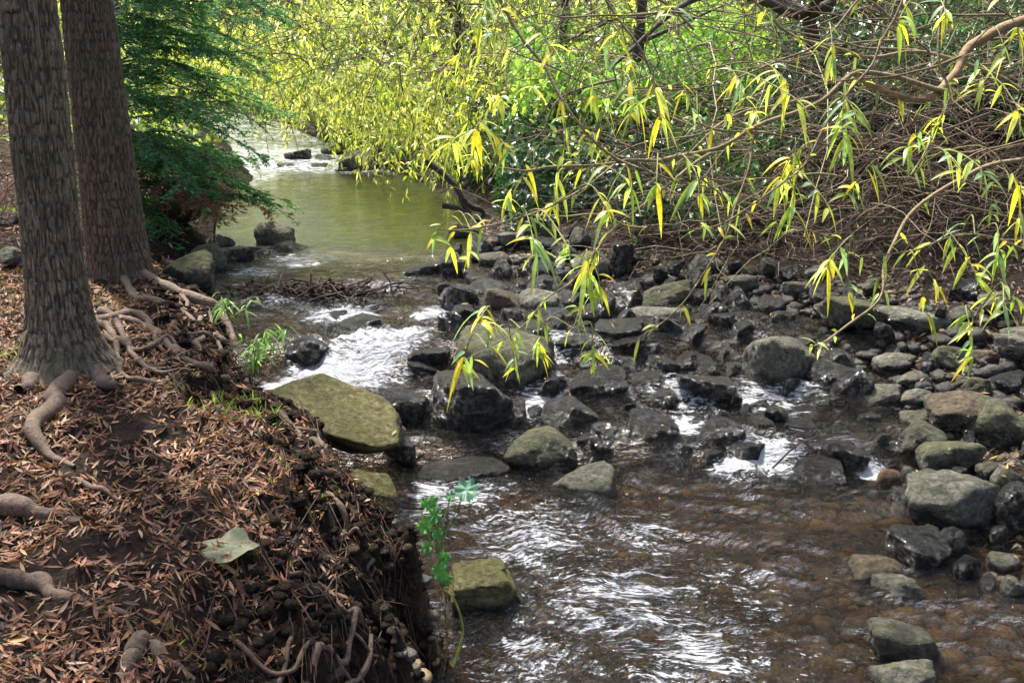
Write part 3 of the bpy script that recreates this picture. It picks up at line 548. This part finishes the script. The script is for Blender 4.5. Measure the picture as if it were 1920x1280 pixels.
# ---------------------------------------------------------------- undergrowth
def under(name,n,xf,yr,hr,size,cols,label,nz,th=-.1,aspect=.62,mat=None,zmin=0):
    y=rng.uniform(*yr,n); x=xf(y,rng.random(n)); z=H(x,y); hgt=zmin+rng.random(n)**.8*(hr[0]+(hr[1]-hr[0])*(n2(x,y,.8,3,nz)*.5+.5))
    P=np.stack([x,y,z+hgt],-1); k=fbm(P*1.4+nz,3)>th; P=P[k]; n=len(P)
    mott=fbm(P*.9+nz*2,3); ci=np.clip(((mott+.5)*len(cols)+rng.normal(0,.5,n)).astype(int),0,len(cols)-1)
    C=np.array(cols)[ci]*rng.uniform(.6,1.3,(n,1)); ac=Acc()
    leaves(ac,P,rng.normal(size=(n,3))+[0,-.5,-.3],nrm(rng.normal(0,.6,(n,3))+[0,-.5,.9]),rng.uniform(.7,1.3,n)*size,size*aspect,.2,C,2,.12,peak=.4)
    info(ac.build(name,mat or M_leaf),kind="stuff",label=label,cat="undergrowth")
ivy=[(.025,.065,.03),(.035,.095,.038),(.06,.15,.05),(.12,.26,.065)]
under("undergrowth",44000,lambda y,r:xr(y)+.35+r*5.5,(9.6,15.5),(.4,1.5),.09,ivy,"dense dark green ivy and bramble on the slope",61.,-.14,mat=M_ivy)
under("undergrowth",13000,lambda y,r:.0+r*3.0,(11.5,15.5),(.7,1.9),.10,[(.18,.36,.08),(.28,.46,.10),(.40,.56,.13)],"bright green leafy shrub behind the willow branches",66.,-.1,zmin=.5)
under("undergrowth",22000,lambda y,r:xr(y)+.2+r*9,(16,34),(.5,2.2),.2,[(.12,.19,.06),(.24,.31,.08),(.42,.48,.14),(.56,.60,.22)],"sunlit green thicket beyond the bend",71.)
under("undergrowth",9000,lambda y,r:xl(y)-.4-r*9,(13,34),(.4,1.7),.18,[(.08,.14,.05),(.18,.26,.07),(.34,.44,.13),(.46,.56,.20)],"green thicket along the far bank",75.)
under("undergrowth",16000,lambda y,r:4.6+r*4,(7.8,13),(.3,1.6),.10,ivy,"dark ivy mass on the steep slope",81.,mat=M_ivy)
def thicket(name,n,xf,yr,zr,Lr,rr,cols,label,hang=.5,K=9,relz=True):
    y=rng.uniform(*yr,n); x=xf(y,rng.random(n)); z=rng.uniform(*zr,n)+(H(x,y) if relz else 0); S=np.stack([x,y,z],-1)
    d=nrm(rng.normal(size=(n,3))*[1,.7,.5]); L=rng.uniform(*Lr,n); s=np.linspace(0,1,K); b=nrm(rng.normal(size=(n,3))+[0,0,-.5])*hang
    P=S[:,None]+d[:,None]*(L[:,None]*s)[:,:,None]+b[:,None]*(L[:,None]*(s**2))[:,:,None]
    P+=.018*rng.normal(size=P.shape); P[:,:,2]=np.maximum(P[:,:,2],H(P[:,:,0],P[:,:,1])+.02)
    ac=Acc(); tubes(ac,P,rng.uniform(*rr,(n,1))*np.linspace(1,.45,K)[None],np.array(cols)[rng.integers(0,len(cols),n)]*rng.uniform(.6,1.3,(n,1)),4)
    info(ac.build(name,M_wood),kind="stuff",label=label,cat="thicket")
tw=[(.30,.19,.14),(.17,.105,.085),(.46,.34,.23),(.06,.04,.034),(.30,.27,.15)]
thicket("twig_thicket",1900,lambda y,r:xr(y)+.9+r*(6.2-xr(y)),(8.3,10.4),(.05,1.2),(.4,1.6),(.0018,.0055),tw,"tangled bare reddish-brown twigs overhanging the shore")
thicket("twig_thicket",480,lambda y,r:.3+r*7.2,(8.8,12.),(2.0,3.5),(.7,2.4),(.0025,.009),tw,"mesh of bare branches high over the slope",.6,relz=False)
thicket("twig_thicket",380,lambda y,r:-5+r*7,(13,19),(2.2,4.3),(.8,2.2),(.004,.012),[(.11,.08,.06),(.15,.10,.075)],"bare brown branches woven through the willow",.6,relz=False)
thicket("dry_brush",900,lambda y,r:-8.3+r*3.6,(7.7,11.3),(-.2,2.2),(.4,1.3),(.003,.008),[(.24,.11,.07),(.14,.08,.06)],"dry reddish brush under the conifer",.5)
# ---------------------------------------------------------------- near willow
nb=(4.75,8.2,float(H(4.75,8.2))); nw=empty("willow_tree",nb); info(nw,"willow with long yellowing leaves arching over the stream","tree")
fork=np.array([4.4,7.9,2.4]); ac=Acc(); tubes(ac,smooth_path([np.array(nb)-[0,0,.3],[4.7,8.1,1.8],fork,[4.5,8.2,4]],16),np.linspace(.13,.07,16)[None],(.10,.07,.045),10); parent(ac.build("trunk",M_wood),nw)
def B(*pts): return [at(u,v,t) for u,v,t in pts]
tan=(.29,.215,.125)
BR=[(B((1960,20,6.4),(1835,75,6.2),(1790,145,6.1),(1735,186,6.),(1660,178,6.),(1600,135,6.)),.034,.016,(.30,.19,.095)),
    (B((1780,175,6.),(1620,135,6.),(1540,185,5.9),(1420,235,5.8),(1310,288,5.7),(1150,300,5.5),(1010,318,5.3),(930,310,5.2)),.017,.006,(.25,.19,.10)),
    (B((900,-120,5.8),(940,0,5.7),(1030,140,5.6),(1090,240,5.5),(1150,292,5.5),(1235,330,5.4),(1330,345,5.4)),.012,.005,(.20,.15,.09)),
    (B((1960,285,5.8),(1850,315,5.7),(1720,390,5.6),(1655,480,5.5),(1640,560,5.4),(1560,640,5.3),(1520,655,5.3)),.014,.004,tan),
    (B((1960,190,6.3),(1780,110,6.2),(1600,98,6.2),(1480,60,6.1),(1390,-20,6.)),.014,.007,tan),
    (B((1330,288,5.7),(1200,390,5.5),(1115,470,5.3),(1075,620,5.1)),.009,.003,tan),
    (B((1420,235,5.8),(1380,400,5.6),(1290,560,5.4),(1180,650,5.3)),.007,.003,(.22,.15,.09)),
    (B((1780,-60,5.6),(1762,100,5.5),(1782,180,5.5),(1740,260,5.4),(1700,330,5.3)),.008,.004,tan),
    (B((1640,-40,5.9),(1560,60,5.8),(1480,110,5.8),(1330,160,5.7),(1180,170,5.6),(1060,190,5.5)),.008,.003,(.22,.15,.09)),
    (B((1920,470,5.2),(1800,440,5.2),(1700,470,5.2),(1600,480,5.2)),.006,.003,(.22,.15,.09)),
    (B((1150,300,5.5),(1090,360,5.3),(1010,400,5.1),(900,430,5.),(820,430,4.9)),.007,.003,tan),
    (B((1115,470,5.3),(1030,560,5.),(960,620,4.9),(870,680,4.8)),.005,.002,(.24,.2,.09)),
    (B((1960,600,4.9),(1890,560,4.9),(1830,590,4.8),(1815,640,4.8)),.005,.003,(.24,.2,.09)),
    (B((1700,-40,5.9),(1640,100,5.8),(1560,220,5.7),(1500,320,5.6),(1360,420,5.5),(1200,440,5.4)),.008,.004,(.20,.13,.085)),
    (B((1960,380,6.1),(1700,300,6.0),(1500,260,6.0),(1300,230,5.9),(1080,150,5.9),(960,90,5.8)),.009,.004,(.20,.13,.085)),
    (B((1100,-60,6.2),(1210,120,6.1),(1250,260,6.),(1370,380,5.9),(1560,450,5.8)),.009,.005,(.17,.12,.085))]
r2=random.Random(5)
for k in range(32):
    u,v,t_=r2.uniform(1150,1950),r2.uniform(-40,430),r2.uniform(5.8,7.2); a_=r2.uniform(2.2,3.9) if r2.random()<.7 else r2.uniform(0,6.28); pts=[(u,v,t_)]
    for q in range(5):
        u+=math.cos(a_)*r2.uniform(60,120); v+=-math.sin(a_)*-r2.uniform(20,75); a_+=r2.uniform(-.55,.55); pts.append((u,min(v,600),t_-q*.06))
    BR.append((B(*pts),r2.uniform(.005,.010),.0025,r2.choice([tan,(.20,.13,.085),(.24,.19,.09),(.15,.10,.08)])))
br=Acc(); allp=[]
for j,(pts,a_,b_,c_) in enumerate(BR):
    P=smooth_path(pts,40); P+=.025*np.stack([vn(P*4),vn(P*4+7),vn(P*4+13)],-1); tubes(br,P,np.linspace(a_,b_,40)[None],c_,8); 
    if j<16: allp.append(P)
for st in [BR[0][0][0],BR[3][0][0],BR[4][0][0],BR[14][0][0],BR[12][0][0],BR[9][0][0]]:
    tubes(br,smooth_path([fork,(fork+st)/2+[0,0,.12],st],12),np.linspace(.04,.016,12)[None],(.14,.10,.06),7)
allp=np.concatenate(allp); parent(br.build("branch",M_wood),nw)
CL=[(905,35),(930,60),(870,95),(1150,75),(1175,120),(1262,22),(935,195),(990,180),(1110,170),(1180,190),(1232,200),(1292,200),(1390,170),(1470,160),(1482,190),(1400,215),(860,268),(900,240),(940,275),(1060,270),(1080,310),(960,365),(1040,370),(1170,345),(1232,335),(1130,390),(1312,400),(1470,332),(1502,300),(1490,370),(1542,380),(1612,345),(1580,232),(1600,215),(1712,275),(1790,312),(1832,320),(1762,240),(1900,50),(1880,92),(1840,150),(1772,30),(1802,450),(1872,480),(1822,510),(1742,520),(1560,492),(1592,520),(1732,560),(1882,570),(1822,640),(822,440),(850,455),(880,470),(1000,460),(1062,470),(1100,500),(1122,520),(905,600),(870,680),(962,672),(1012,650),(1112,668),(1302,330),(1912,400),(1892,330),(1020,80),(1560,90),(1690,40),(1440,30),(1130,230),(1900,200),(1860,380),(985,320),(1490,345),(1585,245),(1190,180),(915,185),(890,290),(1480,315)]
lf=Acc()
for (u,v) in CL:
    dep=5.25+.5*math.sin(u*.013+v*.021)+random.uniform(-.25,.25)
    if v>400: dep-=.35
    C0=at(u,v-12,dep); D=np.linalg.norm(allp-C0,axis=1)+.5*np.maximum(0,C0[2]-allp[:,2]+.02); q=allp[np.argmin(D)]
    mid=(C0+q)/2+np.array([random.uniform(-.05,.05),random.uniform(-.05,.05),.10]); P=smooth_path([q,mid,C0,C0+nrm(C0-mid)*.07+[0,0,-.04]],16)
    tubes(lf,P,np.linspace(.004,.002,16)[None],(.26,.26,.09),5,1)
    n=random.randint(4,11); az=rng.uniform(0,6.28,n); el=rng.uniform(-1.2,.3,n)
    d=np.stack([np.cos(az)*np.cos(el),np.sin(az)*np.cos(el)*.7,np.sin(el)],-1)
    ii=np.clip(15-(rng.random(n)**1.3*9).astype(int),0,15)
    ye=random.random(); base=np.array([.36,.48,.13]) if ye<.6 else np.array([.60,.66,.15])
    Cc=np.repeat(base[None],n,0)*rng.uniform(.7,1.25,(n,1)); m_=rng.random(n)<.24; Cc[m_]=np.array([.90,.76,.07])*rng.uniform(.8,1.1,(m_.sum(),1)); m_=rng.random(n)<.16; Cc[m_]=[.30,.48,.27]
    sz=random.uniform(.5,.98)
    leaves(lf,P[ii],d,nrm(rng.normal(0,.3,(n,3))+[0,-.35,1]),rng.uniform(.08,.20,n)*sz,rng.uniform(.018,.034,n)*(.6+.4*sz),rng.uniform(.2,.95,n),Cc,7,.16,peak=.4)
idx=rng.integers(0,len(allp),300); n=len(idx); d=nrm(rng.normal(size=(n,3))+[0,0,-.8])
Cc=vary((.36,.48,.12),n,.35); m_=rng.random(n)<.25; Cc[m_]=[.72,.62,.07]
leaves(lf,allp[idx]+rng.normal(0,.01,(n,3)),d,nrm(rng.normal(0,.4,(n,3))+[0,-.3,1]),rng.uniform(.06,.13,n),.018,.35,Cc,5,.16,peak=.4)
parent(lf.build("crown",[M_leaf,M_wood]),nw)
# ---------------------------------------------------------------- debris pile, driftwood
ac=Acc(); c=hit(590,553); n=150
S=np.stack([c[0]+rng.normal(0,.36,n),c[1]+rng.normal(0,.09,n),.43+rng.random(n)*.10],-1); d=nrm(rng.normal(size=(n,3))*[1,.5,.25]); s=np.linspace(-.5,.5,6)
P=S[:,None]+d[:,None]*(rng.uniform(.12,.5,n)[:,None]*s)[:,:,None]+.012*rng.normal(size=(n,6,3)); tubes(ac,P,rng.uniform(.003,.011,(n,1))*np.ones((1,6)),vary((.06,.035,.026),n,.5),5)
n=900; S=np.stack([c[0]+rng.normal(0,.32,n),c[1]+rng.normal(0,.08,n),.43+rng.random(n)*.08],-1)
leaves(ac,S,rng.normal(size=(n,3))*[1,1,.5],nrm(rng.normal(0,.6,(n,3))+[0,0,1]),.07,.03,.2,vary((.05,.028,.02),n,.6),2)
info(ac.build("debris_pile",M_wood),"heap of dark sticks and sodden leaves caught in the stream","driftwood",kind="stuff")
def stick(name,pts,a_,b_,col,label,n=24):
    ac=Acc()
    for pp in pts: P=smooth_path(pp,n); P+=.01*vn(P*9)[:,None]; tubes(ac,P,(np.linspace(a_,b_,n)*(1+.2*vn(P*12)))[None],col,8)
    info(ac.build(name,M_root),label,"driftwood")
t0=11.2
stick("driftwood_branch",[[at(800,300,t0),at(850,345,t0),at(870,385,t0),at(888,405,t0),at(884,440,t0-.2)],[at(865,375,t0),at(905,400,t0+.1),at(885,425,t0)],[at(830,385,t0),at(870,395,t0),at(905,420,t0)]],.04,.018,(.06,.045,.04),"dark gnarled driftwood limb at the pool's edge")
a_=hit(1440,890); b_=hit(1530,850)+[0,0,.12]; stick("stick",[[a_+[0,0,.02],(a_+b_)/2+[0,0,.05],b_]],.007,.004,(.08,.06,.045),"thin dark stick lodged between wet stones")
stick("stick",[[at(395,365,10.6),at(402,410,10.6),at(403,455,10.55)]],.016,.010,(.13,.10,.08),"small bare stem standing at the pool edge")
bpy.context.view_layer.update(); dg=bpy.context.evaluated_depsgraph_get(); sl_=Acc(); pos=[];nor=[]
for k in range(900):
    y=random.uniform(4.2,9.5); x=random.uniform(-.8,xr(y)+.8)
    ok,loc,nr,_,ob,_=scene.ray_cast(dg,Vector((x,y,1.15)),Vector((0,0,-1)))
    if ok and ob.name.startswith(("rock","gravel")) and nr.z>.6: pos.append(loc[:]);nor.append(nr[:])
pos=np.array(pos);nor=np.array(nor);n=len(pos)
if n:
    d=rng.normal(size=(n,3)); d=nrm(d-nor*(d*nor).sum(1,keepdims=True)); cl=np.array([[.50,.42,.10],[.34,.22,.10],[.22,.12,.07],[.42,.45,.12]])[rng.integers(0,4,n)]
    k=rng.random(n)<.4; leaves(sl_,(pos+nor*.006)[k],d[k],nor[k],rng.uniform(.03,.07,k.sum()),.012,.05,cl[k],3,.1)
    info(sl_.build("fallen_leaves",M_dead),kind="stuff",label="scattered small yellow and brown leaves on the stones",cat="fallen leaves")
# ---------------------------------------------------------------- plants
M_green=leafmat("broad_leaf",.35,.4,.5)
def lobed(ac,c,nvec,dirv,size,col,lobes=7,cup=.15,rough=.05,depth=.28,wav=0):
    nvec=nrm(np.array(nvec,float)); dirv=np.array(dirv,float); dirv=nrm(dirv-nvec*(dirv@nvec)); s=np.cross(nvec,dirv); M=lobes*8
    th=np.linspace(0,2*math.pi,M,endpoint=False); r=size*(.90-depth+depth*np.abs(np.cos(th*lobes/2))+rough*rng.random(M))*(1-.25*(np.cos(th)<-.9))
    V=[]
    for q in [0.02,.35,.7,1.]: V.append(np.array(c)+ (np.cos(th)*r*q)[:,None]*dirv+(np.sin(th)*r*q)[:,None]*s*.8+nvec[None]*(cup*size*q*q*(np.cos(th*lobes)*.5+.3)+wav*q*np.sin(th*3+q*4)*size)[:,None])
    V=np.array(V); i,j=np.meshgrid(np.arange(M),np.arange(3)); q=np.stack([j*M+i,j*M+(i+1)%M,(j+1)*M+(i+1)%M,(j+1)*M+i],-1).reshape(-1,4)
    ac.add(V,q,col)
pb=at(830,1100,4.15); pl=empty("leafy_plant",tuple(pb)); info(pl,"green lobed-leaf plant growing from the cut bank edge","plant")
ac=Acc(); st=Acc(); T=4.1
lv=[(875,918,.072,(.12,.26,.18),(-.1,-.5,1)),(800,945,.036,(.10,.30,.08),(.1,-.9,.6)),(815,965,.040,(.09,.28,.07),(-.2,-.9,.5)),(795,985,.040,(.12,.34,.08),(.3,-.9,.5)),(820,1000,.030,(.08,.25,.06),(0,-1,.4)),(832,1045,.040,(.09,.29,.08),(.3,-1,.3)),(825,1070,.045,(.12,.36,.08),(0,-1,.4)),(800,1025,.03,(.1,.3,.08),(0,-1,.6)),(845,930,.03,(.08,.24,.09),(0,-.6,1)),(812,940,.03,(.1,.3,.08),(.4,-.9,.6)),(838,1085,.03,(.1,.3,.08),(.4,-.9,.3))]
for u,v,s_,c_,nv in lv:
    C0=at(u,v,T+random.uniform(-.06,.06)); lobed(ac,C0,nv,(random.uniform(-1,1),-.2,-.6),s_,c_,random.choice([5,7,7]),.3,.12,wav=.12)
    b0=pb if v>1000 else at(822,1040,T); tubes(st,smooth_path([b0,(b0+C0)/2+[random.uniform(-.02,.03),0,-.02],C0],10),.003,(.18,.3,.09),5)
tubes(st,smooth_path([at(790,960,T),at(805,1010,T),at(822,1040,T),pb,at(850,1120,T),at(868,1180,T+.05),at(850,1250,T+.1)],24),.005,(.30,.33,.10),6)
tubes(st,smooth_path([pb,at(835,1150,T),at(838,1220,T+.1),at(825,1290,T+.1)],16),.0035,(.22,.13,.07),5)
parent(ac.build("foliage",M_green),pl); parent(st.build("stem",M_green),pl)
ac=Acc(); c=hit(428,1035,H); lobed(ac,c+[0,0,.022],(.05,-.15,1),(1,0.2,0),.115,(.42,.44,.25),5,.08,.07,.16,.12); info(ac.build("fallen_leaf",M_green),"large pale green crumpled leaf lying on the bank","leaf")
def shoots(cu,cv,n,spanu,hh,label,t0,Lf=.12,col=(.24,.40,.12)):
    ac=Acc(); root_=at(cu,cv,t0); e=empty("willow_sapling",tuple(root_)); info(e,label,"sapling")
    for k in range(n):
        b0=at(cu+random.uniform(-spanu,spanu)*.6,cv+random.uniform(-10,10),t0+random.uniform(-.1,.1)); tip=b0+np.array([random.uniform(-.12,.2),random.uniform(-.1,.1),hh*random.uniform(.5,1)])
        P=smooth_path([b0,(b0+tip)/2+[random.uniform(-.04,.04),0,.03],tip],12); tubes(ac,P,np.linspace(.004,.002,12)[None],(.14,.17,.06),4)
        m=8; ii=rng.integers(3,12,m); az=rng.uniform(0,6.28,m); d=np.stack([np.cos(az),np.sin(az),rng.uniform(-.7,.6,m)],-1)
        leaves(ac,P[ii],d,nrm(rng.normal(0,.3,(m,3))+[0,-.3,1]),rng.uniform(.6,1.1,m)*Lf,.015,.5,vary(col,m,.3),5,.15)
    parent(ac.build("foliage",M_leaf),e)
shoots(475,700,9,34,.34,"green willow shoots sprouting from the bank edge",6.35)
shoots(450,620,4,16,.3,"green willow shoots beside exposed roots",6.9)
ac=Acc()
for (u,v,n,s_) in [(25,670,60,.05),(430,760,60,.09),(470,775,40,.08),(350,735,25,.06),(560,905,20,.05),(600,960,18,.05),(350,1230,18,.05),(300,430,160,.12),(270,420,120,.12),(500,790,20,.07),(20,400,60,.1)]:
    c=hit(u,v,H); x=c[0]+rng.normal(0,.09,n); y=c[1]+rng.normal(0,.07,n); d=rng.normal(0,.5,(n,3))+[0,0,1]
    leaves(ac,np.stack([x,y,H(x,y)],-1),d,rng.normal(0,1,(n,3)),rng.uniform(.6,1.4,n)*s_,.008,.3,vary((.19,.30,.07),n,.35),3)
info(ac.build("grass_tufts",M_leaf),kind="stuff",label="sparse green grass tufts along the bank",cat="grass")
# ---------------------------------------------------------------- light
EL,AZ=math.radians(62),math.radians(-30)
w=bpy.data.worlds.new("World"); scene.world=w; w.use_nodes=True; nt=w.node_tree
sky=nt.nodes.new('ShaderNodeTexSky'); sky.sky_type='NISHITA'; sky.sun_disc=False; sky.sun_elevation=EL; sky.sun_rotation=AZ; sky.air_density=1; sky.dust_density=5
bg=nt.nodes['Background']; nt.links.new(sky.outputs[0],bg.inputs[0]); bg.inputs[1].default_value=.24
sl=bpy.data.lights.new("sun",'SUN'); sl.energy=9.5; sl.angle=math.radians(1.5); sl.color=(1,.96,.88); so=bpy.data.objects.new("sun",sl); scene.collection.objects.link(so)
so.rotation_euler=Vector((math.cos(EL)*math.sin(AZ),math.cos(EL)*math.cos(AZ),math.sin(EL))).to_track_quat('Z','Y').to_euler()
scene.view_settings.view_transform='Standard'; scene.view_settings.look='None'; scene.view_settings.exposure=0
